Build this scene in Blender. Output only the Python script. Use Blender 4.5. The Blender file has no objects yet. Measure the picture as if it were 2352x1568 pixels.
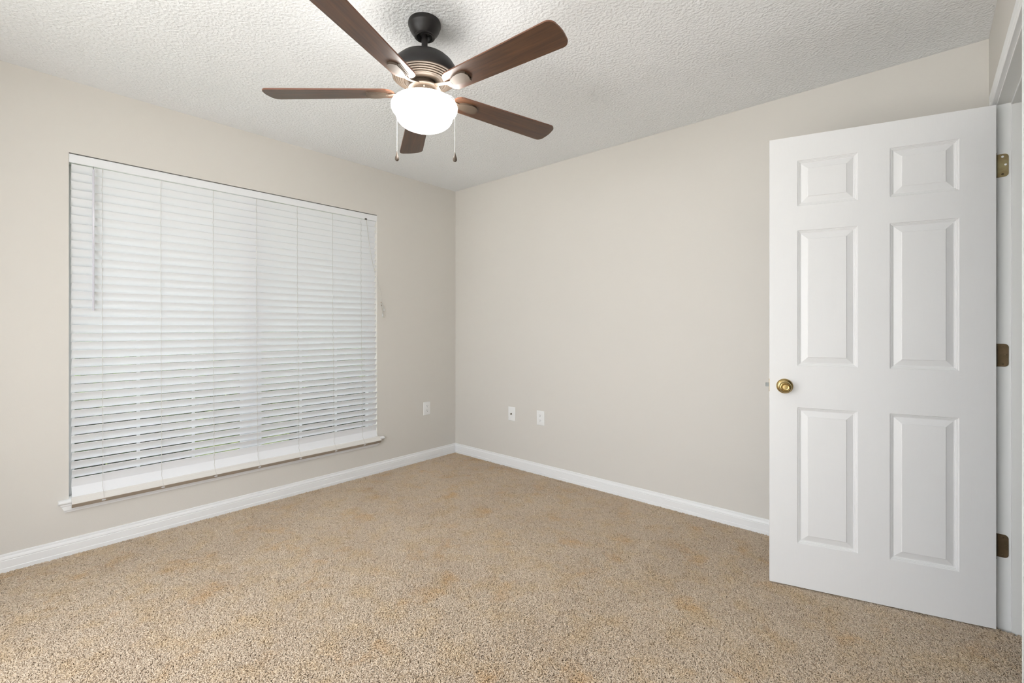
import bpy, bmesh, math, random
import numpy as np
from mathutils import Vector, Matrix

random.seed(7)
RNG = np.random.default_rng(7)
S = bpy.context.scene
COL = S.collection
PI = math.pi

# ------------------------------------------------------------------ camera
# room frame: far corner of the room = origin, +X along the back wall, -Y along the window wall
cam_d = bpy.data.cameras.new('camera')
cam_d.sensor_width = 36.0
cam_d.lens = 1074.0 / 2352.0 * 36.0
cam_d.shift_y = -33.0 / 2352.0
cam_d.clip_start = 0.02
cam = bpy.data.objects.new('camera', cam_d)
COL.objects.link(cam)
cam.location = (3.305, -2.938, 1.169)
cam.rotation_euler = (PI / 2, 0, math.atan2(0.662, 0.749))
S.camera = cam

# ------------------------------------------------------------------ exposure
S.view_settings.view_transform = 'Standard'
S.view_settings.look = 'None'
S.view_settings.gamma = 1.0
S.view_settings.use_curve_mapping = False
S.view_settings.exposure = 0.10

# ------------------------------------------------------------------ sky and sun
world = bpy.data.worlds.new('sky')
S.world = world
world.use_nodes = True
wn = world.node_tree
wn.nodes.clear()
w_out = wn.nodes.new('ShaderNodeOutputWorld')
w_bg = wn.nodes.new('ShaderNodeBackground')
w_bg.inputs['Color'].default_value = (0.925, 0.96, 1.0, 1)
w_bg.inputs['Strength'].default_value = 5.0
wn.links.new(w_bg.outputs[0], w_out.inputs['Surface'])

sun_d = bpy.data.lights.new('sun', 'SUN')
sun_d.energy = 17.5
sun_d.angle = math.radians(0.6)
sun_d.color = (1.0, 0.96, 0.88)
sun = bpy.data.objects.new('sun', sun_d)
COL.objects.link(sun)
sun.rotation_euler = (0, math.radians(47), 0)

GLOBE_STRENGTH = 19.0
GLOBE_COLOR = (1.0, 0.972, 0.93)

# ------------------------------------------------------------------ dimensions
RX, RY, RZ = 3.515, -3.50, 2.44            # room width, depth, height
WY0, WY1, WZ0, WZ1 = -2.645, -0.838, 0.285, 2.070   # window opening in the left wall
DY0, DY1, DZ = -1.092, -0.312, 2.035       # doorway in the right wall
T = 0.12


# ------------------------------------------------------------------ materials
def mat(name, color, rough=0.5, metallic=0.0, spec=0.5, coat=0.0, emit=None, emit_s=0.0):
    m = bpy.data.materials.new(name)
    m.use_nodes = True
    b = m.node_tree.nodes['Principled BSDF']
    b.inputs['Base Color'].default_value = (*color, 1)
    b.inputs['Roughness'].default_value = rough
    b.inputs['Metallic'].default_value = metallic
    b.inputs['Specular IOR Level'].default_value = spec
    b.inputs['Coat Weight'].default_value = coat
    if emit:
        b.inputs['Emission Color'].default_value = (*emit, 1)
        b.inputs['Emission Strength'].default_value = emit_s
    return m


def N(m, kind, **kw):
    n = m.node_tree.nodes.new(kind)
    for k, v in kw.items():
        if k in n.inputs:
            n.inputs[k].default_value = v
        else:
            setattr(n, k, v)
    return n


def L(m, a, b):
    m.node_tree.links.new(a, b)


def bsdf(m):
    return m.node_tree.nodes['Principled BSDF']


def coords(m, scale=(1, 1, 1)):
    tc = N(m, 'ShaderNodeTexCoord')
    mp = N(m, 'ShaderNodeMapping')
    mp.inputs['Scale'].default_value = scale
    L(m, tc.outputs['Object'], mp.inputs['Vector'])
    return mp.outputs['Vector']


def add_bump(m, height, strength, distance):
    bp = N(m, 'ShaderNodeBump', Strength=strength, Distance=distance)
    L(m, height, bp.inputs['Height'])
    L(m, bp.outputs['Normal'], bsdf(m).inputs['Normal'])
    return bp


def m_wall():
    m = mat('wall_paint', (0.683, 0.655, 0.611), 0.55, spec=0.35)
    v = coords(m)
    n1 = N(m, 'ShaderNodeTexNoise', Scale=160.0, Detail=2.0)
    L(m, v, n1.inputs['Vector'])
    add_bump(m, n1.outputs['Fac'], 0.10, 0.002)
    return m


def m_ceiling():
    m = mat('ceiling_texture', (0.855, 0.868, 0.882), 0.75, spec=0.3)
    v = coords(m)
    n1 = N(m, 'ShaderNodeTexNoise', Scale=80.0, Detail=2.0, Roughness=0.45, Distortion=0.25)
    L(m, v, n1.inputs['Vector'])
    rmp = N(m, 'ShaderNodeValToRGB')
    rmp.color_ramp.elements[0].position = 0.34
    rmp.color_ramp.elements[1].position = 0.74
    L(m, n1.outputs['Fac'], rmp.inputs['Fac'])
    add_bump(m, rmp.outputs['Color'], 0.48, 0.006)
    return m


def m_grain(name, color, rough, strength, scale, spec=0.5):
    m = mat(name, color, rough, spec=spec)
    v = coords(m, scale)
    n1 = N(m, 'ShaderNodeTexNoise', Scale=1.0, Detail=4.0, Roughness=0.6, Distortion=0.6)
    L(m, v, n1.inputs['Vector'])
    add_bump(m, n1.outputs['Fac'], strength, 0.0012)
    return m


def m_walnut():
    m = mat('walnut_veneer', (0.09, 0.04, 0.02), 0.42, spec=0.6, coat=0.35)
    bsdf(m).inputs['Coat Roughness'].default_value = 0.42
    v = coords(m, (3.0, 55.0, 20.0))
    n1 = N(m, 'ShaderNodeTexNoise', Scale=1.0, Detail=6.0, Roughness=0.65, Distortion=0.8)
    L(m, v, n1.inputs['Vector'])
    r = N(m, 'ShaderNodeValToRGB')
    e = r.color_ramp.elements
    e[0].position, e[0].color = 0.30, (0.024, 0.010, 0.006, 1)
    e[1].position, e[1].color = 0.72, (0.110, 0.046, 0.019, 1)
    L(m, n1.outputs['Fac'], r.inputs['Fac'])
    L(m, r.outputs['Color'], bsdf(m).inputs['Base Color'])
    add_bump(m, n1.outputs['Fac'], 0.05, 0.001)
    return m


def m_carpet(base):
    """frieze carpet yarn: colour per strand, plus wide uneven tan / orange wear patches"""
    m = mat('carpet_yarn' if not base else 'carpet_backing', (0.5, 0.39, 0.27), 0.95, spec=0.1)
    v = coords(m)
    if base:
        bsdf(m).inputs['Base Color'].default_value = (0.30, 0.225, 0.15, 1)
        return m
    hi = N(m, 'ShaderNodeHairInfo')
    r = N(m, 'ShaderNodeValToRGB')
    e = r.color_ramp.elements
    e[0].position, e[0].color = 0.0, (0.36, 0.28, 0.20, 1)
    e[1].position, e[1].color = 1.0, (0.73, 0.615, 0.49, 1)
    k = e.new(0.10); k.color = (0.57, 0.46, 0.35, 1)
    k = e.new(0.55); k.color = (0.68, 0.56, 0.435, 1)
    L(m, hi.outputs['Random'], r.inputs['Fac'])
    last = r.outputs['Color']
    for sc, lo, hi_, tint in ((7.5, 0.46, 0.68, (1.0, 0.95, 0.84, 1)), (4.6, 0.57, 0.72, (0.985, 0.865, 0.70, 1)), (2.4, 0.42, 0.66, (0.93, 0.92, 0.92, 1))):
        n1 = N(m, 'ShaderNodeTexNoise', Scale=sc, Detail=4.0, Roughness=0.6)
        L(m, v, n1.inputs['Vector'])
        r2 = N(m, 'ShaderNodeValToRGB')
        r2.color_ramp.elements[0].position = lo
        r2.color_ramp.elements[0].color = (1, 1, 1, 1)
        r2.color_ramp.elements[1].position = hi_
        r2.color_ramp.elements[1].color = tint
        L(m, n1.outputs['Fac'], r2.inputs['Fac'])
        mx = N(m, 'ShaderNodeMix', data_type='RGBA', blend_type='MULTIPLY')
        mx.inputs[0].default_value = 1.0
        L(m, last, mx.inputs[6])
        L(m, r2.outputs['Color'], mx.inputs[7])
        last = mx.outputs[2]
    L(m, last, bsdf(m).inputs['Base Color'])
    return m


def m_slat():
    m = mat('white_blind_vinyl', (0.865, 0.875, 0.895), 0.42, spec=0.4)
    nt = m.node_tree
    out = nt.nodes['Material Output']
    tr = N(m, 'ShaderNodeBsdfTranslucent')
    tr.inputs['Color'].default_value = (0.85, 0.92, 1.0, 1)
    ms = N(m, 'ShaderNodeMixShader')
    ms.inputs['Fac'].default_value = 0.08
    L(m, bsdf(m).outputs[0], ms.inputs[1])
    L(m, tr.outputs[0], ms.inputs[2])
    L(m, ms.outputs[0], out.inputs['Surface'])
    return m


def m_glass():
    m = mat('window_glass', (1, 1, 1), 0.02)
    nt = m.node_tree
    out = nt.nodes['Material Output']
    tr = N(m, 'ShaderNodeBsdfTransparent')
    gl = N(m, 'ShaderNodeBsdfGlossy', Roughness=0.02)
    ms = N(m, 'ShaderNodeMixShader')
    ms.inputs['Fac'].default_value = 0.03
    L(m, tr.outputs[0], ms.inputs[1])
    L(m, gl.outputs[0], ms.inputs[2])
    L(m, ms.outputs[0], out.inputs['Surface'])
    return m


def m_green(name, c0, c1, scale, rough=0.6):
    m = mat(name, c0, rough, spec=0.3)
    v = coords(m)
    n1 = N(m, 'ShaderNodeTexNoise', Scale=scale, Detail=5.0, Roughness=0.7)
    L(m, v, n1.inputs['Vector'])
    r = N(m, 'ShaderNodeValToRGB')
    e = r.color_ramp.elements
    e[0].position, e[0].color = 0.38, (*c0, 1)
    e[1].position, e[1].color = 0.64, (*c1, 1)
    L(m, n1.outputs['Fac'], r.inputs['Fac'])
    L(m, r.outputs['Color'], bsdf(m).inputs['Base Color'])
    return m


def m_brass(name, c0, c1, rough):
    m = mat(name, c0, rough, metallic=1.0)
    v = coords(m)
    n1 = N(m, 'ShaderNodeTexNoise', Scale=40.0, Detail=3.0)
    L(m, v, n1.inputs['Vector'])
    r = N(m, 'ShaderNodeValToRGB')
    e = r.color_ramp.elements
    e[0].position, e[0].color = 0.35, (*c0, 1)
    e[1].position, e[1].color = 0.65, (*c1, 1)
    L(m, n1.outputs['Fac'], r.inputs['Fac'])
    L(m, r.outputs['Color'], bsdf(m).inputs['Base Color'])
    return m


M_WALL = m_wall()
M_CEIL = m_ceiling()
M_TRIM = mat('white_trim_paint', (0.84, 0.845, 0.85), 0.35, spec=0.45)
M_DOOR = m_grain('white_door_paint', (0.80, 0.80, 0.80), 0.38, 0.30, (220, 220, 9), spec=0.45)
M_JAMB = mat('jamb_paint', (0.74, 0.745, 0.73), 0.4, spec=0.4)
M_WALNUT = m_walnut()
M_EDGE = mat('walnut_edge_banding', (0.17, 0.072, 0.042), 0.4)
M_BRONZE = mat('oil_rubbed_bronze', (0.014, 0.012, 0.012), 0.40, spec=0.40)
M_BRONZE2 = mat('brushed_bronze', (0.080, 0.058, 0.041), 0.50, metallic=0.1, spec=0.5)
M_GLOBE = mat('lit_opal_glass', (0.9, 0.9, 0.88), 0.3, emit=GLOBE_COLOR, emit_s=GLOBE_STRENGTH)
M_CHAIN = mat('chain_nickel', (0.72, 0.70, 0.66), 0.3, metallic=0.9)
M_YARN = m_carpet(False)
M_BACK = m_carpet(True)
M_SLAT = m_slat()
M_RAIL = mat('ivory_rail_vinyl', (0.74, 0.715, 0.675), 0.4, spec=0.4)
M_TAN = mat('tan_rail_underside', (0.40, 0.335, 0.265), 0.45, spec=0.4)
M_CORD = mat('offwhite_cord', (0.62, 0.605, 0.57), 0.8)
M_WAND = mat('clear_lilac_wand', (0.66, 0.65, 0.72), 0.2, spec=0.6)
M_GLASS = m_glass()
M_VINYL = mat('white_frame_vinyl', (0.62, 0.635, 0.65), 0.35)
M_PLATE = mat('white_plate_plastic', (0.84, 0.845, 0.835), 0.3, spec=0.5)
M_DARK = mat('slot_shadow_black', (0.03, 0.028, 0.025), 0.6)
M_BRASS = m_brass('antique_brass', (0.42, 0.30, 0.12), (0.55, 0.42, 0.20), 0.27)
M_HINGE = m_brass('dull_hinge_brass', (0.26, 0.20, 0.105), (0.34, 0.29, 0.16), 0.45)
M_HINGE2 = m_brass('tarnished_hinge_brass', (0.11, 0.08, 0.045), (0.14, 0.10, 0.06), 0.55)
M_STEEL = mat('zinc_steel', (0.26, 0.275, 0.275), 0.4, metallic=0.8)
M_SCREW = mat('zinc_screw', (0.85, 0.86, 0.86), 0.3, metallic=0.4)
M_GRASS = m_green('lawn_grass', (0.015, 0.035, 0.010), (0.17, 0.21, 0.06), 15.0)
M_LEAF = m_green('shrub_leaf', (0.010, 0.026, 0.012), (0.045, 0.085, 0.025), 9.0)
M_LEAF2 = m_green('light_leaf', (0.025, 0.055, 0.015), (0.11, 0.16, 0.045), 9.0)
M_BOUNCE_SLAB = mat('bounce_slab_concrete', (0.62, 0.615, 0.60), 0.85, spec=0.2)
M_BARK = mat('shrub_bark', (0.10, 0.075, 0.05), 0.8)


# ------------------------------------------------------------------ mesh builder
class MB:
    def __init__(self):
        self.v, self.f = [], []

    def add(self, vs, fs):
        o = len(self.v)
        self.v += [tuple(p) for p in vs]
        self.f += [tuple(i + o for i in q) for q in fs]
        return self

    def box(self, x0, y0, z0, x1, y1, z1):
        vs = [(x, y, z) for x in (x0, x1) for y in (y0, y1) for z in (z0, z1)]
        return self.add(vs, [(0, 1, 3, 2), (4, 6, 7, 5), (0, 4, 5, 1), (2, 3, 7, 6), (0, 2, 6, 4), (1, 5, 7, 3)])

    def prism(self, prof, axis_fn, a, b):
        """profile (list of 2d) swept from station a to station b; axis_fn(p, q, t) -> xyz"""
        n = len(prof)
        vs = [axis_fn(p, q, a) for p, q in prof] + [axis_fn(p, q, b) for p, q in prof]
        fs = [(i, (i + 1) % n, n + (i + 1) % n, n + i) for i in range(n)]
        fs += [tuple(range(n))[::-1], tuple(range(n, 2 * n))]
        return self.add(vs, fs)

    def lathe(self, prof, seg=48, axis='z', origin=(0, 0, 0)):
        vs, fs = [], []
        n = len(prof)
        for k in range(seg):
            a = 2 * PI * k / seg
            for r, h in prof:
                p = (r * math.cos(a), r * math.sin(a), h)
                if axis == 'y':
                    p = (p[0], p[2], p[1])
                elif axis == 'x':
                    p = (p[2], p[0], p[1])
                vs.append((p[0] + origin[0], p[1] + origin[1], p[2] + origin[2]))
        for k in range(seg):
            k2 = (k + 1) % seg
            for i in range(n - 1):
                fs.append((k * n + i, k2 * n + i, k2 * n + i + 1, k * n + i + 1))
        return self.add(vs, fs)

    def tube(self, pts, r, seg=8):
        pts = [Vector(p) for p in pts]
        vs, fs = [], []
        up = Vector((0.13, 0.31, 0.94))
        for i, p in enumerate(pts):
            t = (pts[min(i + 1, len(pts) - 1)] - pts[max(i - 1, 0)]).normalized()
            s = t.cross(up)
            if s.length < 0.05:
                s = t.cross(Vector((1, 0, 0)))
            s.normalize()
            u = s.cross(t)
            rr = r[i] if isinstance(r, (list, tuple)) else r
            for k in range(seg):
                a = 2 * PI * k / seg
                vs.append(tuple(p + s * (rr * math.cos(a)) + u * (rr * math.sin(a))))
        for i in range(len(pts) - 1):
            for k in range(seg):
                k2 = (k + 1) % seg
                fs.append((i * seg + k, i * seg + k2, (i + 1) * seg + k2, (i + 1) * seg + k))
        fs += [tuple(range(seg))[::-1], tuple(range((len(pts) - 1) * seg, len(pts) * seg))]
        return self.add(vs, fs)

    def build(self, name, material, parent=None, smooth=None, bevel=0.0, fn=None):
        me = bpy.data.meshes.new(name)
        vs = [tuple(fn(*p)) for p in self.v] if fn else self.v
        me.from_pydata(vs, [], self.f)
        bm = bmesh.new()
        bm.from_mesh(me)
        bmesh.ops.remove_doubles(bm, verts=bm.verts, dist=1e-6)
        bmesh.ops.recalc_face_normals(bm, faces=bm.faces)
        bm.to_mesh(me)
        bm.free()
        me.materials.append(material)
        o = bpy.data.objects.new(name, me)
        COL.objects.link(o)
        if parent:
            o.parent = parent
        if bevel:
            b = o.modifiers.new('bevel', 'BEVEL')
            b.width = bevel
            b.segments = 2
            b.limit_method = 'ANGLE'
            b.angle_limit = math.radians(35)
        if smooth:
            for p in me.polygons:
                p.use_smooth = True
            try:
                me.set_sharp_from_angle(angle=math.radians(smooth))
            except Exception:
                pass
        return o


def tag(o, label=None, cat=None, group=None, kind=None):
    if label: o['label'] = label
    if cat: o['category'] = cat
    if group: o['group'] = group
    if kind: o['kind'] = kind
    return o


def empty(name, loc=(0, 0, 0), rz=0.0):
    o = bpy.data.objects.new(name, None)
    o.empty_display_size = 0.1
    COL.objects.link(o)
    o.location = loc
    o.rotation_euler = (0, 0, rz)
    return o


def copy_tree(o, parent=None):
    c = o.copy()
    COL.objects.link(c)
    if parent:
        c.parent = parent
    for ch in [x for x in bpy.data.objects if x.parent == o]:
        copy_tree(ch, c)
    return c


# ------------------------------------------------------------------ room shell
HX = 4.75                                   # far side of the hall beyond the doorway
mb = MB().box(-T, RY - T, -0.15, HX + T, T, -0.013)
floor = mb.build('floor', M_BACK)
tag(floor, 'beige flecked frieze carpet floor running wall to wall', 'floor', kind='structure')

mb = MB().box(-T, RY - T, RZ, HX + T, T, RZ + 0.12)
tag(mb.build('ceiling', M_CEIL), 'white textured ceiling above the fan', 'ceiling', kind='structure')

mb = MB()
mb.box(-T, WY1, -0.15, 0, T, RZ)
mb.box(-T, RY - T, -0.15, 0, WY0, RZ)
mb.box(-T, WY0, -0.15, 0, WY1, WZ0 - 0.02)
mb.box(-T, WY0, WZ1, 0, WY1, RZ)
tag(mb.build('wall_left', M_WALL), 'beige painted wall holding the wide window with blinds', 'wall', kind='structure')

mb = MB().box(0, 0, -0.15, HX + T, T, RZ)
tag(mb.build('wall_back', M_WALL), 'plain beige wall behind the white door with two white plates', 'wall', kind='structure')

mb = MB()
mb.box(RX, DY1 + 0.018, -0.15, RX + T, 0, RZ)
mb.box(RX, RY, -0.15, RX + T, DY0 - 0.018, RZ)
mb.box(RX, DY0 - 0.018, DZ + 0.018, RX + T, DY1 + 0.018, RZ)
tag(mb.build('wall_right', M_WALL), 'narrow beige wall strip above the doorway at the right edge', 'wall', kind='structure')

PX0, PX1, PZ1 = 0.85, 3.42, 2.16            # glazed opening added behind the viewer to let in fill daylight
mb = MB()
mb.box(-T, RY - T, -0.15, PX0, RY, RZ)
mb.box(PX1, RY - T, -0.15, HX + T, RY, RZ)
mb.box(PX0, RY - T, PZ1, PX1, RY, RZ)
mb.box(PX0, RY - T, -0.15, PX1, RY, 0.03)
tag(mb.build('wall_front', M_WALL), 'beige wall behind the viewer facing the back wall', 'wall', kind='structure')
mb = MB().box(HX, RY, -0.15, HX + T, 0, RZ)
tag(mb.build('wall_hall', M_WALL), 'beige hall wall seen beyond the doorway', 'wall', kind='structure')

# baseboards: colonial profile (distance from the wall, height)
BP = [(0, -0.013), (0.0135, -0.013), (0.0135, 0.016), (0.0115, 0.0185), (0.0115, 0.052), (0.0095, 0.0545),
      (0.0105, 0.058), (0.0095, 0.064), (0.0065, 0.070), (0.005, 0.0715), (0.0055, 0.075), (0.004, 0.081), (0, 0.083)]


def baseboard(name, fn, a, b, label):
    tag(MB().prism(BP, fn, a, b).build(name, M_TRIM, smooth=25), label, 'baseboard', kind='structure')


baseboard('baseboard_left', lambda p, q, t: (p, t, q), RY, -0.0002, 'white moulded baseboard running below the window')
baseboard('baseboard_back', lambda p, q, t: (t, -p, q), 0.0002, RX, 'white moulded baseboard below the two white wall plates')
baseboard('baseboard_right', lambda p, q, t: (RX - p, t, q), -0.256, -0.014, 'short white baseboard hidden behind the open door')
baseboard('baseboard_front', lambda p, q, t: (t, RY + p, q), 0.014, PX0 - 0.01, 'white baseboard on the wall behind the viewer')
w2 = tag(empty('added_fill_window', ((PX0 + PX1) / 2, RY, 0)), 'wide glazed opening added behind the viewer to let in fill daylight', 'window', kind='structure')
mb = MB()
xm = (PX0 + PX1) / 2
for a, b, c, d in ((PX0, PX0 + 0.05, 0.03, PZ1), (PX1 - 0.05, PX1, 0.03, PZ1), (xm - 0.03, xm + 0.03, 0.03, PZ1),
                   (PX0, PX1, 0.03, 0.08), (PX0, PX1, PZ1 - 0.05, PZ1)):
    mb.box(a - xm, -0.09, c, b - xm, -0.04, d)
mb.build('window_frame', M_VINYL, w2)
for a, b in ((PX0 + 0.05, xm - 0.03), (xm + 0.03, PX1 - 0.05)):
    MB().box(a - xm, -0.068, 0.08, b - xm, -0.063, PZ1 - 0.05).build('glass', M_GLASS, w2)

# ------------------------------------------------------------------ carpet pile
def carpet_pile():
    n = 1000000
    x0, x1, y0, y1 = 0.017, RX - 0.002, RY + 0.016, -0.017
    nx = int(math.sqrt(n * (x1 - x0) / (y1 - y0)))
    ny = n // nx
    gx, gy = np.meshgrid(np.arange(nx), np.arange(ny))
    sx, sy = (x1 - x0) / nx, (y1 - y0) / ny
    px = (x0 + (gx.ravel() + 0.5 + RNG.uniform(-.48, .48, gx.size)) * sx)
    py = (y0 + (gy.ravel() + 0.5 + RNG.uniform(-.48, .48, gx.size)) * sy)
    # a strip of the same carpet runs through the doorway
    m = 16000
    px = np.concatenate([px, RNG.uniform(RX, RX + 0.30, m)])
    py = np.concatenate([py, RNG.uniform(DY0 + 0.012, DY1 - 0.022, m)])
    n = px.size
    # lay of the pile: slowly turning direction field, wide jitter, twist along each yarn
    base = 2.2 + 1.1 * np.sin(px * 2.3 + 1.1 * np.sin(py * 1.7)) + 0.9 * np.cos(py * 2.9 + px)
    th = base + RNG.normal(0, 1.15, n)
    ln = RNG.uniform(0.006, 0.0120, n)
    h = RNG.uniform(0.0085, 0.0135, n)
    curl = RNG.normal(0, 0.9, n)
    K = 4
    P = np.zeros((n, K, 3))
    for k, (fr, fz) in enumerate(((0, 0), (0.25, 0.62), (0.62, 0.95), (1.0, 0.88))):
        a = th + curl * fr
        P[:, k, 0] = px + np.cos(a) * ln * fr
        P[:, k, 1] = py + np.sin(a) * ln * fr
        P[:, k, 2] = -0.0135 + h * fz
    inr = px < RX - 0.001
    P[inr, :, 0] = np.clip(P[inr, :, 0], 0.0145, RX + 0.3)
    P[inr, :, 1] = np.clip(P[inr, :, 1], RY + 0.0145, -0.0145)
    R = np.empty((n, K))
    rr = RNG.uniform(0.0009, 0.00145, n)
    for k, s in enumerate((0.9, 1.0, 1.0, 0.7)):
        R[:, k] = rr * s
    hc = bpy.data.hair_curves.new('carpet_pile')
    hc.add_curves([K] * n)
    hc.attributes['position'].data.foreach_set('vector', P.astype(np.float32).ravel())
    ra = hc.attributes.get('radius') or hc.attributes.new('radius', 'FLOAT', 'POINT')
    ra.data.foreach_set('value', R.astype(np.float32).ravel())
    hc.materials.append(M_YARN)
    o = bpy.data.objects.new('carpet_pile', hc)
    COL.objects.link(o)
    o.parent = floor
    o['kind'] = 'stuff'
    return o


carpet_pile()

# ------------------------------------------------------------------ doorway trim (jambs, stops, casing)
tr1 = tag(empty('trim_1', (RX, DY1, 0)), 'white casing and jamb framing the open doorway', 'door frame', kind='structure')


def rel(fx, fy, fz):
    return lambda x, y, z: (x - fx, y - fy, z - fz)


F = rel(RX, DY1, 0)
mb = MB()
mb.box(RX - 0.001, DY1, -0.013, RX + T + 0.001, DY1 + 0.018, DZ + 0.018)
mb.box(RX - 0.001, DY0 - 0.018, -0.013, RX + T + 0.001, DY0, DZ + 0.018)
mb.box(RX - 0.001, DY0, DZ, RX + T + 0.001, DY1, DZ + 0.018)
mb.build('jamb', M_JAMB, tr1, fn=F, bevel=0.0012)
mb = MB()
SX0, SX1 = RX + 0.0375, RX + 0.072
mb.box(SX0, DY1 - 0.011, -0.013, SX1, DY1 + 0.0005, DZ)
mb.box(SX0, DY0 - 0.0005, -0.013, SX1, DY0 + 0.011, DZ)
mb.box(SX0, DY0 + 0.011, DZ - 0.011, SX1, DY1 - 0.011, DZ + 0.0005)
mb.build('door_stop', M_JAMB, tr1, fn=F, bevel=0.0015)
# casing: colonial profile, q = distance out from the opening, p = thickness off the wall
CP = [(0, 0), (0.0140, 0), (0.0165, 0.003), (0.0165, 0.010), (0.0125, 0.0145), (0.0105, 0.0165), (0.0125, 0.020),
      (0.0165, 0.026), (0.0175, 0.036), (0.0175, 0.053), (0.014, 0.057), (0, 0.057)]


def casing(side):
    mb = MB()
    r = 0.005
    yl, yr, zt = DY0 - r, DY1 + r, DZ + r
    X = (lambda p: RX - p) if side < 0 else (lambda p: RX + T + p)
    n = len(CP)
    st = []
    st.append([(X(p), yr + q, -0.013) for p, q in CP])
    st.append([(X(p), yr + q, zt + q) for p, q in CP])
    st.append([(X(p), yl - q, zt + q) for p, q in CP])
    st.append([(X(p), yl - q, -0.013) for p, q in CP])
    vs = [p for s in st for p in s]
    fs = []
    for s in range(3):
        for i in range(n):
            j = (i + 1) % n
            fs.append((s * n + i, s * n + j, (s + 1) * n + j, (s + 1) * n + i))
    fs += [tuple(range(n)), tuple(range(3 * n, 4 * n))]
    mb.add(vs, fs)
    mb.build('casing', M_TRIM, tr1, fn=F, smooth=25)


casing(-1)
casing(1)

# ------------------------------------------------------------------ door
HG = Vector((3.510, -0.349, 0))             # hinge-side corner of the face we see
FR = Vector((2.769, -0.544, 0))
dd = (FR - HG).normalized()                 # hinge -> free edge
nn = Vector((-dd.y, dd.x, 0))               # towards the viewer
if nn.y > 0:
    nn = -nn
DW, DH, DTH, DB = 0.7665, 2.026, 0.035, 0.004
door = tag(empty('door_1', (HG.x, HG.y, 0)), 'white six panel door standing open into the room', 'door', kind='structure')


def D(s, d, z):
    """s from free edge towards hinge, d off the visible face towards the viewer"""
    p = dd * (DW - s) + nn * d
    return (p.x, p.y, z)


SC = [0.0, 0.110, 0.331, 0.440, 0.659, DW]
ZC = [DB, 0.200, 0.809, 0.995, 1.602, 1.712, 1.916, DH]
PROF = [(0, 0), (0.0022, -0.0028), (0.0052, -0.0032), (0.0064, -0.0056), (0.0098, -0.0062), (0.0112, -0.0088),
        (0.0150, -0.0092), (0.0385, -0.0022), (0.0405, -0.0004)]


def door_face(mb, d0, sgn):
    for i in range(5):
        for j in range(7):
            a, b, c, e = SC[i], SC[i + 1], ZC[j], ZC[j + 1]
            if i in (1, 3) and j in (1, 3, 5):
                loops = [[(a + o, c + o), (b - o, c + o), (b - o, e - o), (a + o, e - o)] for o, _ in PROF]
                vs = [D(s, d0 + sgn * PROF[k][1], z) for k, lp in enumerate(loops) for s, z in lp]
                fs = []
                for k in range(len(PROF) - 1):
                    for q in range(4):
                        w = (q + 1) % 4
                        fs.append((k * 4 + q, k * 4 + w, k * 4 + 4 + w, k * 4 + 4 + q))
                k = (len(PROF) - 1) * 4
                fs.append((k, k + 1, k + 2, k + 3))
                mb.add(vs, fs)
            else:
                mb.add([D(a, d0, c), D(b, d0, c), D(b, d0, e), D(a, d0, e)], [(0, 1, 2, 3)])


mb = MB()
door_face(mb, 0, 1)
door_face(mb, -DTH, -1)
for j in range(7):
    for s in (0, DW):
        mb.add([D(s, 0, ZC[j]), D(s, -DTH, ZC[j]), D(s, -DTH, ZC[j + 1]), D(s, 0, ZC[j + 1])], [(0, 1, 2, 3)])
for i in range(5):
    for z in (DB, DH):
        mb.add([D(SC[i], 0, z), D(SC[i + 1], 0, z), D(SC[i + 1], -DTH, z), D(SC[i], -DTH, z)], [(0, 1, 2, 3)])
mb.build('door_slab', M_DOOR, door)


def knob(side):
    d0 = 0.0 if side > 0 else -DTH
    f = lambda x, y, z: D(0.060 + x, d0 + side * y, 0.902 + z)
    mb = MB().lathe([(0, 0.0), (0.0335, 0.0), (0.0335, 0.003), (0.031, 0.0065), (0.026, 0.010), (0.017, 0.0125), (0.0125, 0.014)], 40, 'y')
    ro = mb.build('knob_rosette', M_BRASS, door, fn=f, smooth=40)
    mb = MB().lathe([(0.0125, 0.010), (0.0115, 0.024), (0.013, 0.030), (0.0205, 0.035), (0.0245, 0.041), (0.0248, 0.046),
                     (0.0228, 0.0505), (0.0195, 0.053), (0.0175, 0.0535), (0.0155, 0.052), (0.0135, 0.0485),
                     (0.0105, 0.0478), (0.0100, 0.0492), (0.004, 0.0496), (0, 0.0497)], 40, 'y')
    mb.build('doorknob', M_BRASS, door, fn=f, smooth=40)
    if side > 0:
        mb = MB().lathe([(0, 0.0082), (0.0024, 0.0082), (0.0024, 0.0098), (0, 0.0098)], 12, 'y', (-0.0245, 0, 0.001))
        mb.build('privacy_pin', M_DARK, ro, fn=f)


knob(1)
knob(-1)
mb = MB()
mb.box(-0.0012, -0.0045, 0.874, 0.0006, -0.0305, 0.931)
lp = mb.build('latch_plate', M_BRASS, door, fn=D)
mb = MB()
mb.prism([(-0.0155, -0.0215), (-0.0150, -0.0115), (0.001, -0.0115), (0.001, -0.0245), (-0.006, -0.0245)],
         lambda p, q, t: (p, q, t), 0.895, 0.912)
mb.build('latch_bolt', M_STEEL, lp, fn=D)


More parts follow.
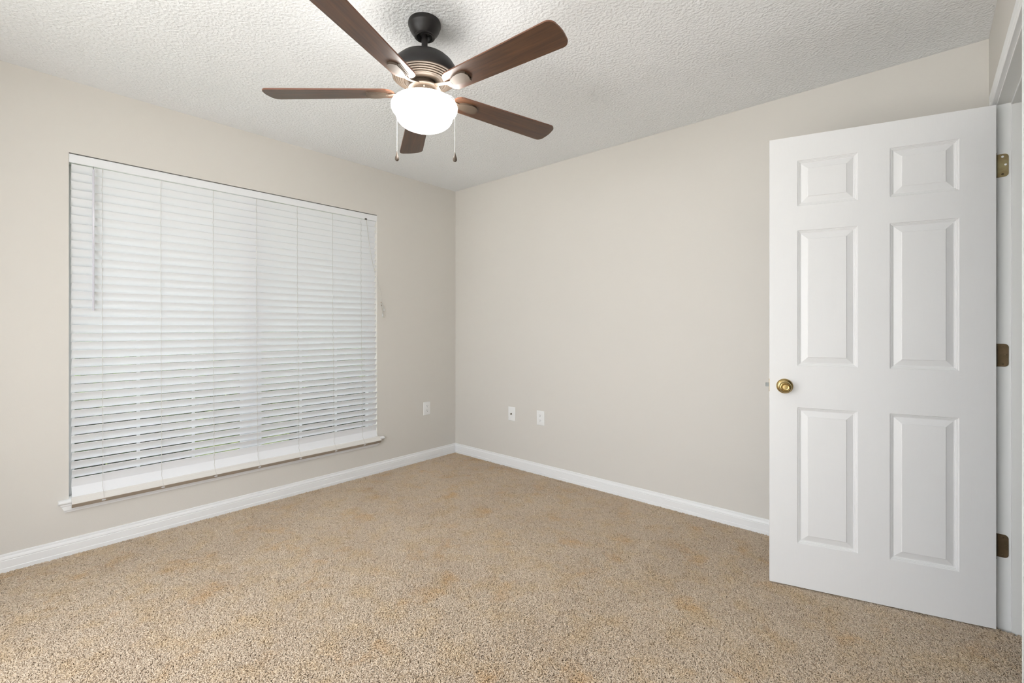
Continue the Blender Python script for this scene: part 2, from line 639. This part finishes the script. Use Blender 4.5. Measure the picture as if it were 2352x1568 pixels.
def hinge(zc, material, screws_bright):
    """jamb leaf on the far jamb face plus door leaf on the slab edge and a knuckle"""
    h = MB()
    hh, w, r = 0.0445, 0.0305, 0.0125
    out = [(0, -hh), (0, hh)]
    for k in range(7):
        a = PI / 2 - k * PI / 12
        out.append((w - r + r * math.cos(a), hh - r + r * math.sin(a)))
    for k in range(7):
        a = -k * PI / 12
        out.append((w - r + r * math.cos(a), -hh + r + r * math.sin(a)))
    J = lambda p, q, t: (RX + 0.001 + p - HG.x, DY1 - t - HG.y, zc + q)
    h.prism(out, J, -0.0005, 0.0022)
    # knuckle
    h.lathe([(0, -hh), (0.0062, -hh), (0.0062, hh), (0, hh)], 16, 'z', (RX - 0.0055 - HG.x, DY1 - 0.0015 - HG.y, zc))
    # leaf let into the hinge edge of the slab
    h.prism([(0, -hh), (0, hh), (-0.030, hh), (-0.030, -hh)], lambda p, q, t: D(DW + t, -DTH + 0.003 - p, zc + q), -0.0002, 0.0018)
    o = h.build('hinge', material, door, smooth=30)
    for k, (p, q) in enumerate(((0.014, 0.034), (0.0225, 0.002), (0.014, -0.034))):
        b = screws_bright and k < 2
        s = MB().lathe([(0, 0.0004), (0.0040, 0.0004), (0.0036, 0.0016), (0.0014, 0.0019), (0.0010, 0.0010), (0, 0.0010)], 16, 'y')
        s.build('screw', M_SCREW if b else M_HINGE2, o,
                fn=lambda x, y, z: (RX + 0.001 + p + x - HG.x, DY1 - 0.0018 - y - HG.y, zc + q + z))
    return o


o = hinge(1.797, M_HINGE, True)
o['label'] = 'dull yellow brass hinge with bright screws'
for zc in (1.060, 0.319):
    o = hinge(zc, M_HINGE2, False)
    o['label'] = 'dark tarnished brass hinge'

# ------------------------------------------------------------------ window (frame, glass, stool and apron)
win = tag(empty('window_1', (0, (WY0 + WY1) / 2, WZ0)), 'wide white framed window behind the closed blinds', 'window', kind='structure')
F = rel(0, (WY0 + WY1) / 2, WZ0)
mb = MB()
fx0, fx1, fw = -0.108, -0.062, 0.027
ym = -1.7485
mb.box(fx0, WY0, WZ0, fx1, WY0 + fw, WZ1)
mb.box(fx0, WY1 - 0.042, WZ0, fx1, WY1, WZ1)
mb.box(fx0, WY0 + fw, WZ0, fx1, WY1 - 0.042, WZ0 + fw)
mb.box(fx0, WY0 + fw, WZ1 - fw, fx1, WY1 - 0.042, WZ1)
mb.box(fx0 + 0.004, ym - 0.0615, WZ0 + fw, fx1 - 0.004, ym + 0.0615, WZ1 - fw)
mb.build('window_frame', M_VINYL, win, fn=F, bevel=0.002)
for a, b in ((WY0 + fw, ym - 0.0615), (ym + 0.0615, WY1 - 0.042)):
    MB().box(-0.0875, a, WZ0 + fw, -0.0825, b, WZ1 - fw).build('glass', M_GLASS, win, fn=F)
    mb = MB()
    for k in (1, 2):
        yy = a + (b - a) * k / 3
        mb.box(-0.080, yy - 0.0075, WZ0 + fw, -0.072, yy + 0.0075, WZ1 - fw)
    mb.build('muntin_grid', M_VINYL, win, fn=F)
# stool: rounded nose, ears running past the opening
SP = [(-0.062, -0.022), (-0.062, 0.0), (0.016, 0.0), (0.0215, -0.0018), (0.0255, -0.006), (0.027, -0.011),
      (0.0255, -0.016), (0.0215, -0.0202), (0.016, -0.022)]
mb = MB()
mb.prism(SP, lambda p, q, t: (p, t, WZ0 + q), WY0 + 0.001, WY1 - 0.001)
EP = [(0.0, -0.022), (0.0, 0.0)] + SP[2:]
mb.prism(EP, lambda p, q, t: (p, t, WZ0 + q), WY0 - 0.040, WY0 + 0.001)
mb.prism(EP, lambda p, q, t: (p, t, WZ0 + q), WY1 - 0.001, WY1 + 0.055)
mb.build('window_sill', M_TRIM, win, fn=F, smooth=35)
# apron: moulding with ends cut back
AP = [(0.0, 0.0), (0.0185, 0.0), (0.0185, -0.008), (0.0155, -0.011), (0.0155, -0.032), (0.012, -0.036), (0.010, -0.043), (0, -0.045)]
n = len(AP)
zt = WZ0 - 0.022
vs = [(p, WY0 - 0.034 - q * 0.45, zt + q) for p, q in AP] + [(p, WY1 + 0.034 + q * 0.9, zt + q) for p, q in AP]
fs = [(i, (i + 1) % n, n + (i + 1) % n, n + i) for i in range(n)] + [tuple(range(n)), tuple(range(n, 2 * n))]
MB().add(vs, fs).build('apron', M_TRIM, win, fn=F, smooth=25)

# ------------------------------------------------------------------ window blind
BX = -0.021                                 # plane of the ladders
BY0, BY1 = WY0 + 0.010, WY1 - 0.007
blind = tag(empty('window_blind', (BX, (BY0 + BY1) / 2, WZ0)), 'white horizontal slat blind closed over the wide window', 'window blind')
F = rel(BX, (BY0 + BY1) / 2, WZ0)
mb = MB()
HB = 2.014
mb.prism([(0.017, HB + 0.006), (0.019, HB + 0.009), (0.019, WZ1 - 0.008), (0.017, WZ1 - 0.005), (-0.034, WZ1 - 0.005), (-0.034, HB + 0.006)],
         lambda p, q, t: (BX + p, t, q), BY0 - 0.009, BY1 + 0.008)
mb.build('headrail', M_SLAT, blind, fn=F)

# slats: gently crowned, room-side edge up; a little uneven from slat to slat
SW, ST, PITCH, NS = 0.0254, 0.0028, 0.0440, 39


def lean(i):
    """the blind hangs past the sill, so its lower slats sit further into the room"""
    return 0.024 * max(0.0, (i / (NS - 1) - 0.25) / 0.75) ** 1.3



mb = MB()
for i in range(NS):
    z = HB - 0.0195 - PITCH * i + random.uniform(-.0004, .0004)
    ang = math.radians(56.5 + random.uniform(-.25, .25))
    if i >= NS - 1:
        ang = math.radians(112)
        z = 0.3190
    if i == NS - 2:
        ang = math.radians(72)
        z -= 0.003
    xo = random.uniform(-.0006, .0006) + lean(i) + (0.005 if i == NS - 1 else 0)
    sag = random.uniform(-.0006, .0006)
    ca, sa = math.cos(ang), math.sin(ang)
    top, bot = [], []
    for k in range(5):
        u = -SW + 2 * SW * k / 4
        c = 0.0013 * (1 - (u / SW) ** 2)
        top.append((u, c + ST / 2))
        bot.append((u, c - ST / 2))
    prof = top + bot[::-1]
    pr = [(u * ca - w * sa, u * sa + w * ca) for u, w in prof]
    ys = [BY0, BY0 * 0.67 + BY1 * 0.33, BY0 * 0.33 + BY1 * 0.67, BY1]
    e = random.uniform(-.001, .001)
    m = len(pr)
    vs, fs = [], []
    for q, yy in enumerate(ys):
        s = sag if q in (1, 2) else 0
        vs += [(BX + xo + p, yy + e, z + w + s) for p, w in pr]
    for q in range(3):
        for k in range(m):
            k2 = (k + 1) % m
            fs.append((q * m + k, q * m + k2, (q + 1) * m + k2, (q + 1) * m + k))
    fs += [tuple(range(m)), tuple(range(3 * m, 4 * m))]
    mb.add(vs, fs)
mb.build('slat_panel', M_SLAT, blind, fn=F, smooth=30)

# bottom rail resting over the nose of the sill, tipped towards the room
al = math.radians(38)
rw, rt = 0.043, 0.034
RB = (0.022, WZ0 + 0.010)                   # upper back corner (x, z)
cu, su = math.cos(al), math.sin(al)
RP = [(0.0, 0.0), (0.012, 0.0), (0.0135, -0.0012), (0.030, -0.0012), (0.0315, 0.0), (rw - 0.003, 0.0), (rw, -0.003),
      (rw, -rt + 0.003), (rw - 0.003, -rt), (0.026, -rt), (0.024, -0.008), (0.0, -0.006)]
RF = lambda p, q, t: (RB[0] + p * cu + q * su, t, RB[1] - p * su + q * cu)
mb = MB().prism(RP, RF, BY0 - 0.003, BY1 + 0.014)
rail = mb.build('bottom_rail', M_RAIL, blind, fn=F)
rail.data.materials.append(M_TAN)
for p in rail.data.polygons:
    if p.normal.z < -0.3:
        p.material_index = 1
LAD = [-2.514, -2.257, -1.992, -1.741, -1.472, -1.211, -0.977]
for y in LAD:
    mb = MB().lathe([(0, 0), (0.0075, 0), (0.0075, 0.0022), (0.004, 0.0030), (0, 0.0030)], 16, 'x')
    vv = [(RF(rw + a, -rt * 0.45 + c, 0)[0], y + b * 1.2, RF(rw + a, -rt * 0.45 + c * 0.8, 0)[2]) for a, b, c in mb.v]
    mb.v = vv
    mb.build('cord_plug', M_SLAT, rail, fn=F)
# ladder strings: one in front and one behind the slats, one lift cord
ztop, zbot = HB + 0.002, RB[1] + 0.004
for j, y in enumerate(LAD):
    mb = MB()
    dx = SW * math.cos(math.radians(53.5))
    pts = []
    for i in range(NS):
        z = HB - 0.0195 - PITCH * i
        pts.append((BX + lean(i) + dx + 0.0022, y + 0.0006 * math.sin(i * 1.3 + j), z + SW * 0.81))
        pts.append((BX + lean(i) + dx * 0.75, y + 0.0010 * math.sin(i * 2.1 + j), z - 0.002))
    pts.append((RB[0] + 0.012, y, RB[1] - 0.001))
    pts.append((RF(rw - 0.003, 0.001, 0)[0], y, RF(rw - 0.003, 0.001, 0)[2]))
    pts.append((RF(rw + 0.001, -rt * 0.45, 0)[0], y, RF(rw + 0.001, -rt * 0.45, 0)[2]))
    mb.tube(pts, 0.0010, 5)
    mb.tube([(BX - dx - 0.002, y + 0.006, ztop), (BX + 0.018 - dx - 0.002, y + 0.006, 0.36), (RB[0] - 0.004, y, zbot - 0.004)], 0.0009, 5)
    mb.build('ladder_cord', M_CORD, blind, fn=F)
# tilt wand
mb = MB().tube([(0.004, -2.551, HB + 0.004), (0.009, -2.551, HB - 0.006), (0.010, -2.551, HB - 0.020)], 0.0013, 6)
wd = mb.build('wand_hook', M_STEEL, blind, fn=F)
mb = MB().tube([(0.010, -2.551, HB - 0.012), (0.0095, -2.551, HB - 0.02), (0.0085, -2.551, 1.262), (0.0085, -2.551, 1.255)],
               [0.0035, 0.0048, 0.0048, 0.0038], 6)
mb.build('tilt_wand', M_WAND, blind, fn=F, smooth=20)
# lift cords pulled aside to a tangle hooked at the right jamb
mb = MB()
yc = -0.937
mb.box(-0.004, yc - 0.009, HB + 0.002, 0.0005, yc + 0.009, HB + 0.012)
mb.build('cord_lock', M_DARK, blind, fn=F)
def spline(pts, n=6):
    """smooth curve through the points"""
    P = [Vector(p) for p in pts]
    P = [P[0] * 2 - P[1]] + P + [P[-1] * 2 - P[-2]]
    out = []
    for i in range(1, len(P) - 2):
        a, b, c, d = P[i - 1:i + 3]
        for k in range(n):
            t = k / n
            out.append(0.5 * (2 * b + (c - a) * t + (2 * a - 5 * b + 4 * c - d) * t * t + (3 * b - a - 3 * c + d) * t ** 3))
    return out + [P[-2]]


mb = MB()
kz, ky = 1.366, -0.806
for s in (0, 1):
    o2 = 0.003 * s
    mb.tube(spline([(0.003, yc + o2, HB + 0.004), (0.006, yc + 0.020 + o2, HB - 0.16), (0.010, yc + 0.050 + o2, HB - 0.33),
                    (0.012, -0.850 + o2 * 3, HB - 0.46), (0.012, -0.826 + o2 * 5, HB - 0.56), (0.010, ky + o2, kz + 0.006)]), 0.0010, 6)
# tangle: three loose bights hanging off a knot
for w, h, x in ((0.010, 0.030, 0.009), (0.018, 0.046, 0.012), (0.024, 0.058, 0.010)):
    mb.tube(spline([(x, ky, kz), (x + 0.004, ky - 0.006, kz - h * 0.45), (x, ky + w * 0.4, kz - h), (x + 0.003, ky + w, kz - h * 0.9),
                    (x + 0.004, ky + w * 0.75, kz - h * 0.35), (x, ky + 0.002, kz)]), 0.0010, 6)
# long loop and the two tail ends
mb.tube(spline([(0.009, ky + 0.018, kz - 0.045), (0.009, ky + 0.012, kz - 0.075), (0.008, ky + 0.017, kz - 0.112), (0.008, ky + 0.030, kz - 0.118),
                (0.008, ky + 0.040, kz - 0.095), (0.009, ky + 0.034, kz - 0.062), (0.010, ky + 0.020, kz - 0.045)]), 0.0009, 6)
mb.tube(spline([(0.011, ky + 0.016, kz - 0.045), (0.010, ky + 0.013, kz - 0.070), (0.010, ky + 0.014, kz - 0.094)]), 0.0010, 6)
lc = mb.build('lift_cord', M_CORD, blind, fn=F, smooth=60)
for yy, zz in ((ky, kz), (ky + 0.002, kz - 0.020)):
    mb = MB().lathe([(0, 0.006), (0.0035, 0.004), (0.0045, 0), (0.0035, -0.004), (0, -0.006)], 12, 'z', (0.010, yy, zz))
    mb.build('cord_knot', M_TAN, lc, fn=F, smooth=60)
for yy, zz in ((ky + 0.026, kz - 0.052), (ky + 0.014, kz - 0.100)):
    mb = MB().lathe([(0, 0.012), (0.0018, 0.012), (0.0030, 0.005), (0.0042, -0.009), (0.0036, -0.012), (0, -0.012)], 14, 'z', (0.010, yy, zz))
    mb.build('cord_tassel', M_SLAT, lc, fn=F, smooth=40)

# ------------------------------------------------------------------ wall plates
PW, PH, PT = 0.0375, 0.0575, 0.0055


def plate_mesh():
    mb = MB()
    loops = [(0, 0), (0.0005, 0.0022), (0.0045, PT - 0.0006), (0.0065, PT)]
    vs, fs = [], []
    for o, d in loops:
        vs += [(-PW + o, d, -PH + o), (PW - o, d, -PH + o), (PW - o, d, PH - o), (-PW + o, d, PH - o)]
    for k in range(len(loops) - 1):
        for q in range(4):
            w = (q + 1) % 4
            fs.append((k * 4 + q, k * 4 + w, k * 4 + 4 + w, k * 4 + 4 + q))
    k = (len(loops) - 1) * 4
    fs += [(k, k + 1, k + 2, k + 3), (3, 2, 1, 0)]
    return mb.add(vs, fs)


FLIP = lambda x, y, z: (x, -y, z)           # plate front faces local -Y


def screw(x, z, parent, material):
    mb = MB().lathe([(0, PT - 0.001), (0.0030, PT - 0.001), (0.0028, PT + 0.0008), (0, PT + 0.0012)], 14, 'y', (x, 0, z))
    mb.build('screw', material, parent, fn=FLIP)


def outlet(loc, rz, label):
    r = tag(empty('wall_outlet', loc, rz), label, 'outlet', group='white duplex outlets on the walls')
    plate_mesh().build('cover_plate', M_PLATE, r, fn=FLIP, smooth=30)
    for zc in (0.0195, -0.0195):
        mb = MB()
        out = []
        for k in range(28):
            a = 2 * PI * k / 28
            out.append((0.0172 * math.cos(a), max(-0.0125, min(0.0125, 0.0172 * math.sin(a)))))
        mb.prism(out, lambda p, q, t: (p, t, zc + q), PT - 0.001, PT + 0.0016)
        rc = mb.build('receptacle', M_PLATE, r, fn=FLIP, bevel=0.0004)
        mb = MB()
        t0, t1 = PT + 0.0008, PT + 0.0019
        mb.box(-0.0074, t0, zc + 0.000, -0.0052, t1, zc + 0.0085)
        mb.box(0.0052, t0, zc + 0.001, 0.0074, t1, zc + 0.0078)
        mb.lathe([(0, t0), (0.0026, t0), (0.0026, t1), (0, t1)], 12, 'y', (0, 0, zc - 0.0062))
        mb.build('slots', M_DARK, rc, fn=FLIP)
    screw(0, 0, r, M_PLATE)
    return r


outlet((0, -0.3375, 0.4515), PI / 2, 'white power outlet on the window wall between window and corner')
outlet((1.0115, 0, 0.4455), 0, 'white power outlet on the back wall right of the cable plate')
cab = tag(empty('cable_plate', (0.706, 0, 0.4425)), 'white cable wall plate with one dark metal jack on back wall', 'wall plate')
plate_mesh().build('cover_plate', M_PLATE, cab, fn=FLIP, smooth=30)
mb = MB().lathe([(0, PT - 0.001), (0.0072, PT - 0.001), (0.0072, PT + 0.0028), (0.0048, PT + 0.0030), (0.0048, PT + 0.0105), (0.0036, PT + 0.0105), (0.0034, PT + 0.006), (0, PT + 0.006)], 6, 'y')
M_JACK = mat('dark_jack_brass', (0.16, 0.13, 0.08), 0.35, metallic=0.8)
mb.build('coax_jack', M_JACK, cab, fn=FLIP)
screw(0, 0.0415, cab, M_PLATE)
screw(0, -0.0415, cab, M_PLATE)

# ------------------------------------------------------------------ ceiling fan
FX, FY = 1.740, -1.718
fan = tag(empty('ceiling_fan', (FX, FY, RZ)), 'bronze ceiling fan with five walnut blades and lit globe', 'ceiling fan')
F = lambda x, y, z: (x, y, z - RZ)
mb = MB().lathe([(0, RZ + 0.001), (0.064, RZ + 0.001), (0.0665, RZ - 0.004), (0.0675, RZ - 0.012), (0.0668, RZ - 0.019), (0.0655, RZ - 0.0215),
                 (0.064, RZ - 0.024), (0.061, RZ - 0.034), (0.0545, RZ - 0.046), (0.0455, RZ - 0.056), (0.0425, RZ - 0.059),
                 (0.0425, RZ - 0.0635), (0.039, RZ - 0.0655), (0.033, RZ - 0.064), (0.031, RZ - 0.056), (0.022, RZ - 0.045), (0, RZ - 0.042)], 64)
mb.build('canopy', M_BRONZE, fan, fn=F, smooth=35)
mb = MB().lathe([(0, 2.30), (0.0125, 2.30), (0.0125, 2.345), (0.0125, 2.385), (0.022, 2.39), (0.020, 2.40), (0, 2.405)], 24)
mb.lathe([(0.0, 2.300), (0.021, 2.300), (0.021, 2.312), (0.017, 2.318), (0.0125, 2.320)], 24)
mb.build('downrod', M_BRONZE, fan, fn=F, smooth=40)
mb = MB().lathe([(0, 2.3085), (0.030, 2.3075), (0.055, 2.3035), (0.080, 2.2945), (0.102, 2.2815), (0.119, 2.2655), (0.130, 2.2480),
                 (0.1345, 2.2310), (0.1345, 2.2160), (0.131, 2.2085)], 72)
motor = mb.build('motor_housing', M_BRONZE, fan, fn=F, smooth=40)
pr = [(0.131, 2.2085)]
r, z = 0.131, 2.2085
for k in range(5):                         # stepped cooling rings under the dome
    pr += [(r, z - 0.0038), (r - 0.0025, z - 0.0052), (r - 0.0085, z - 0.0046), (r - 0.0095, z - 0.0030)]
    r, z = r - 0.0095, z - 0.0042
    pr += [(r, z)]
pr += [(0.078, z - 0.004), (0.060, z - 0.002), (0.050, 2.186), (0, 2.186)]
mb = MB().lathe(pr, 72)
mb.build('vent_ring', M_BRONZE2, motor, fn=F, smooth=28)
mb = MB().lathe([(0, 2.188), (0.046, 2.188), (0.046, 2.166), (0.064, 2.1655), (0.0675, 2.163), (0.0675, 2.159), (0.063, 2.157), (0.050, 2.157), (0, 2.157)], 56)
mb.build('rotor_hub', M_BRONZE2, fan, fn=F, smooth=35)
mb = MB().lathe([(0, 2.158), (0.047, 2.158), (0.047, 2.140), (0.053, 2.137), (0.056, 2.132), (0.056, 2.126), (0, 2.126)], 56)
fit = mb.build('light_fitter', M_BRONZE2, fan, fn=F, smooth=35)
for a in (200, 320, 80):
    a = math.radians(a)
    mb = MB().tube([(0.045 * math.cos(a), 0.045 * math.sin(a), 2.150), (0.052 * math.cos(a), 0.052 * math.sin(a), 2.150)], 0.0034, 8)
    mb.build('thumb_screw', M_CHAIN, fit, fn=F)
GP = [(0.049, 2.144), (0.051, 2.1405), (0.075, 2.130), (0.103, 2.1185), (0.124, 2.1085), (0.1345, 2.0995), (0.139, 2.089),
      (0.1385, 2.079), (0.134, 2.069), (0.126, 2.0605), (0.1200, 2.0555), (0.1185, 2.050), (0.1185, 2.043), (0.1155, 2.032),
      (0.108, 2.020), (0.095, 2.0085), (0.078, 1.9995), (0.055, 1.992), (0.028, 1.9880), (0, 1.9868)]
GP = [(r * 0.982, 2.043 + (z - 2.043) * (0.955 if z > 2.043 else 0.91)) for r, z in GP]
mb = MB().lathe(GP, 72)
mb.build('glass_globe', M_GLOBE, fan, fn=F, smooth=50)

# blades: the rotor hangs a touch out of level
BZ, BR, PH0, BPITCH, GX, GY = 2.144, 0.662, 4.6, -10.0, 0.027, -0.022


def blade_outline(sc=1.0):
    """local x = radius, y = across (+ counter-clockwise)"""
    r0, r1, w0, w1, c1 = 0.126, BR, 0.050, 0.0625, 0.030
    pts = []
    for k in range(9):                     # rounded root
        a = PI / 2 + PI * k / 8
        pts.append((r0 + 0.038 + 0.038 * math.cos(a), w0 * math.sin(a)))
    for k in range(7):                     # tip corners
        a = -PI / 2 + PI / 2 * k / 6
        pts.append((r1 - c1 + c1 * math.cos(a), -w1 + c1 + c1 * math.sin(a)))
    for k in range(1, 4):
        t = k / 4
        pts.append((r1 + 0.004 * math.sin(PI * t), (-w1 + c1) * (1 - t) + (w1 - c1) * t))
    for k in range(7):
        a = PI / 2 * k / 6
        pts.append((r1 - c1 + c1 * math.cos(a), w1 - c1 + c1 * math.sin(a)))
    return pts


def blade_frame(k):
    a = math.radians(PH0 + 72 * k)
    u = Vector((math.cos(a), math.sin(a), 0))
    t = Vector((-u.y, u.x, 0))
    p = math.radians(BPITCH)
    s = t * math.cos(p) + Vector((0, 0, math.sin(p)))
    n = u.cross(s).normalized()
    u.z = GX * u.x + GY * u.y
    s.z += GX * t.x + GY * t.y
    return u, s, n


# every blade mesh lies in its own frame (x along the blade) so that the grain follows it
bo = blade_outline()
nb = len(bo)
mb = MB()
mb.prism(bo, lambda p, q, t: (p, q, t), -0.003, 0.003)
blade0 = None
for k in range(5):
    u, s, n = blade_frame(k)
    mx = Matrix(((u.x, s.x, n.x, 0), (u.y, s.y, n.y, 0), (u.z, s.z, n.z, BZ - RZ), (0, 0, 0, 1)))
    if blade0 is None:
        blade0 = mb.build('blade', M_WALNUT, fan)
        me = blade0.data
        me.materials.append(M_EDGE)
        for p in me.polygons:
            if abs(p.normal.z) < 0.5:
                p.material_index = 1
        b = blade0
    else:
        b = blade0.copy()
        COL.objects.link(b)
        b.parent = fan
    b.matrix_basis = mx

# blade brackets: shield-shaped foot under the blade, ribbed along one side, curved arm to the hub
mb = MB()
foot = [(0.150, -0.006), (0.168, -0.019), (0.190, -0.027), (0.214, -0.030), (0.232, -0.027), (0.243, -0.018), (0.247, -0.004),
        (0.244, 0.010), (0.236, 0.020), (0.200, 0.020), (0.172, 0.014), (0.150, 0.007)]
mb.prism(foot, lambda p, q, t: (p, q, t), -0.0115, -0.0028)
for j in range(3):
    yy = 0.0175 + 0.0052 * j
    hgt = -0.0105 + 0.0026 * j
    mb.prism([(0.158, yy - 0.0115), (0.238 - 0.003 * j, yy), (0.240 - 0.003 * j, yy + 0.0038), (0.155, yy - 0.0080)],
             lambda p, q, t: (p, q, t), hgt, -0.0028)
arm = []
for k in range(9):
    t = k / 8
    x = 0.058 + (0.160 - 0.058) * t
    zc = 0.0175 * (1 - t) ** 1.5 - 0.0075 * t
    arm.append((x, 0.010 * math.sin(PI * t) * -0.6, zc, 0.0125 - 0.004 * math.sin(PI * t), 0.0045))
vs, fs = [], []
for x, yc2, zc, w, h in arm:
    vs += [(x, yc2 - w, zc - h * 0.4), (x, yc2 - w * 0.6, zc - h), (x, yc2 + w * 0.6, zc - h), (x, yc2 + w, zc - h * 0.4),
           (x, yc2 + w * 0.6, zc + h * 0.6), (x, yc2 - w * 0.6, zc + h * 0.6)]
for i in range(8):
    for k in range(6):
        k2 = (k + 1) % 6
        fs.append((i * 6 + k, i * 6 + k2, i * 6 + 6 + k2, i * 6 + 6 + k))
fs += [tuple(range(6)), tuple(range(48, 54))]
mb.add(vs, fs)
br0 = None
for k in range(5):
    u, s, n = blade_frame(k)
    mx = Matrix(((u.x, s.x, n.x, 0), (u.y, s.y, n.y, 0), (u.z, s.z, n.z, BZ - RZ), (0, 0, 0, 1)))
    if br0 is None:
        br0 = mb.build('blade_bracket', M_BRONZE2, fan, smooth=30)
        b = br0
    else:
        b = br0.copy()
        COL.objects.link(b)
        b.parent = fan
    b.matrix_basis = mx


def chain(x, y, z0, z1):
    mb = MB()
    h = math.hypot(x, y)
    mb.tube([(x / h * q, y / h * q, w) for q, w in ((0.045, 2.146), (0.058, 2.141), (0.080, 2.131), (0.105, 2.121), (0.128, 2.108), (0.139, 2.097), (h, 2.086))]
            + [(x, y, z0)], 0.0009, 6)
    z = z0
    while z > z1:
        mb.lathe([(0, 0.0012), (0.0009, 0.0009), (0.0012, 0), (0.0009, -0.0009), (0, -0.0012)], 6, 'z', (x, y, z))
        z -= 0.0032
    mb.tube([(x, y, z0), (x, y, z1)], 0.0006, 5)
    c = mb.build('pull_chain', M_CHAIN, fan, fn=F, smooth=60)
    mb = MB().lathe([(0, 0.032), (0.0016, 0.031), (0.0022, 0.026), (0.0045, 0.018), (0.0075, 0.009), (0.0086, 0.002), (0.0078, -0.003), (0.0045, -0.0068), (0, -0.008)],
                    20, 'z', (x, y, z1 - 0.033))
    p = mb.build('pull_fob', M_BRONZE2, c, fn=F, smooth=60)


chain(-0.1365, -0.0417, 2.07, 1.923)
chain(0.1342, 0.0489, 2.07, 1.880)

# ------------------------------------------------------------------ overhang added to keep sky light off the blind and shrubs
mb = MB().box(-1.80, -4.6, 2.46, -T, 1.2, 2.50)
mb.box(-1.82, -4.6, 2.40, -1.80, 1.2, 2.60)
tag(mb.build('added_shade_eave', M_TRIM), 'deep white overhang added outside to keep sky light off the blind', 'added_shade_eave', kind='structure')

# ------------------------------------------------------------------ garden outside the window
mb = MB().box(-14, -16, -0.40, 14, RY - T - 0.02, -0.10)  # added reflector: pale slab throws sunlight through the rear opening onto the ceiling
tag(mb.build('added_bounce_slab', M_BOUNCE_SLAB), 'pale concrete slab added behind the viewer to bounce daylight indoors', 'added_bounce_slab', kind='structure')
mb = MB().box(-14, RY - T - 0.02, -0.40, -T - 0.02, 12, -0.25)
tag(mb.build('lawn', M_GRASS), 'sunlit green lawn glimpsed between the lower blind slats', 'lawn', kind='structure')


def shrub(x, y, rx, ry, rz, nleaf, material, label, seed):
    r = np.random.default_rng(seed)
    root = tag(empty('garden_shrub', (x, y, -0.25)), label, 'shrub', group='shrubs outside the window')
    mb = MB()
    for i in range(nleaf):
        d = r.normal(size=3)
        d /= np.linalg.norm(d)
        rad = r.uniform(0.45, 1.0) ** 0.6
        c = Vector((d[0] * rx * rad, d[1] * ry * rad, rz + d[2] * rz * rad * 0.97))
        a = Vector(r.normal(size=3)).normalized()
        b = a.orthogonal().normalized()
        l, w = r.uniform(0.045, 0.085), r.uniform(0.016, 0.030)
        mid = a.cross(b) * 0.008
        mb.add([c - a * l, c + b * w + mid, c + a * l, c - b * w + mid], [(0, 1, 2), (0, 2, 3)])
    mb.build('foliage', material, root)
    mb = MB()
    for i in range(7):
        a = i * 2 * PI / 7 + r.uniform(-.3, .3)
        mb.tube([(0.03 * math.cos(a), 0.03 * math.sin(a), 0), (0.3 * rx * math.cos(a), 0.3 * ry * math.sin(a), rz * 0.8),
                 (0.7 * rx * math.cos(a), 0.7 * ry * math.sin(a), rz * 1.5)], [0.016, 0.011, 0.004], 6)
    mb.build('stem', M_BARK, root)
    return root


shrub(-1.25, -2.55, 0.62, 0.75, 0.42, 2600, M_LEAF, 'dark green shrub seen through slats at the left end of the blind', 1)
shrub(-1.35, -0.15, 0.65, 0.80, 0.44, 2600, M_LEAF, 'dark green shrub seen through slats at the right end of the blind', 2)
shrub(-3.9, -0.4, 0.9, 1.7, 0.8, 3200, M_LEAF2, 'lighter green bush further out behind the middle of the blind', 3)

# tall leafy bank added to block low sky light from the slats
r = np.random.default_rng(11)
mb = MB()
for i in range(15000):
    c = Vector((r.uniform(-5.9, -5.0) + 0.15 * math.sin(i), r.uniform(-11, 6), 0))
    c.z = -0.25 + 3.3 * r.uniform(0, 1) ** 0.9
    a = Vector(r.normal(size=3)).normalized()
    b = a.orthogonal().normalized()
    l, w = r.uniform(0.09, 0.16), r.uniform(0.035, 0.06)
    mid = a.cross(b) * 0.012
    mb.add([c - a * l, c + b * w + mid, c + a * l, c - b * w + mid], [(0, 1, 2), (0, 2, 3)])
mb.box(-6.1, -11, -0.25, -5.75, 6, 2.9)
tag(mb.build('added_sky_screen', M_LEAF2), 'tall green leafy bank added beyond the lawn to block low sky', 'added_sky_screen', kind='structure')
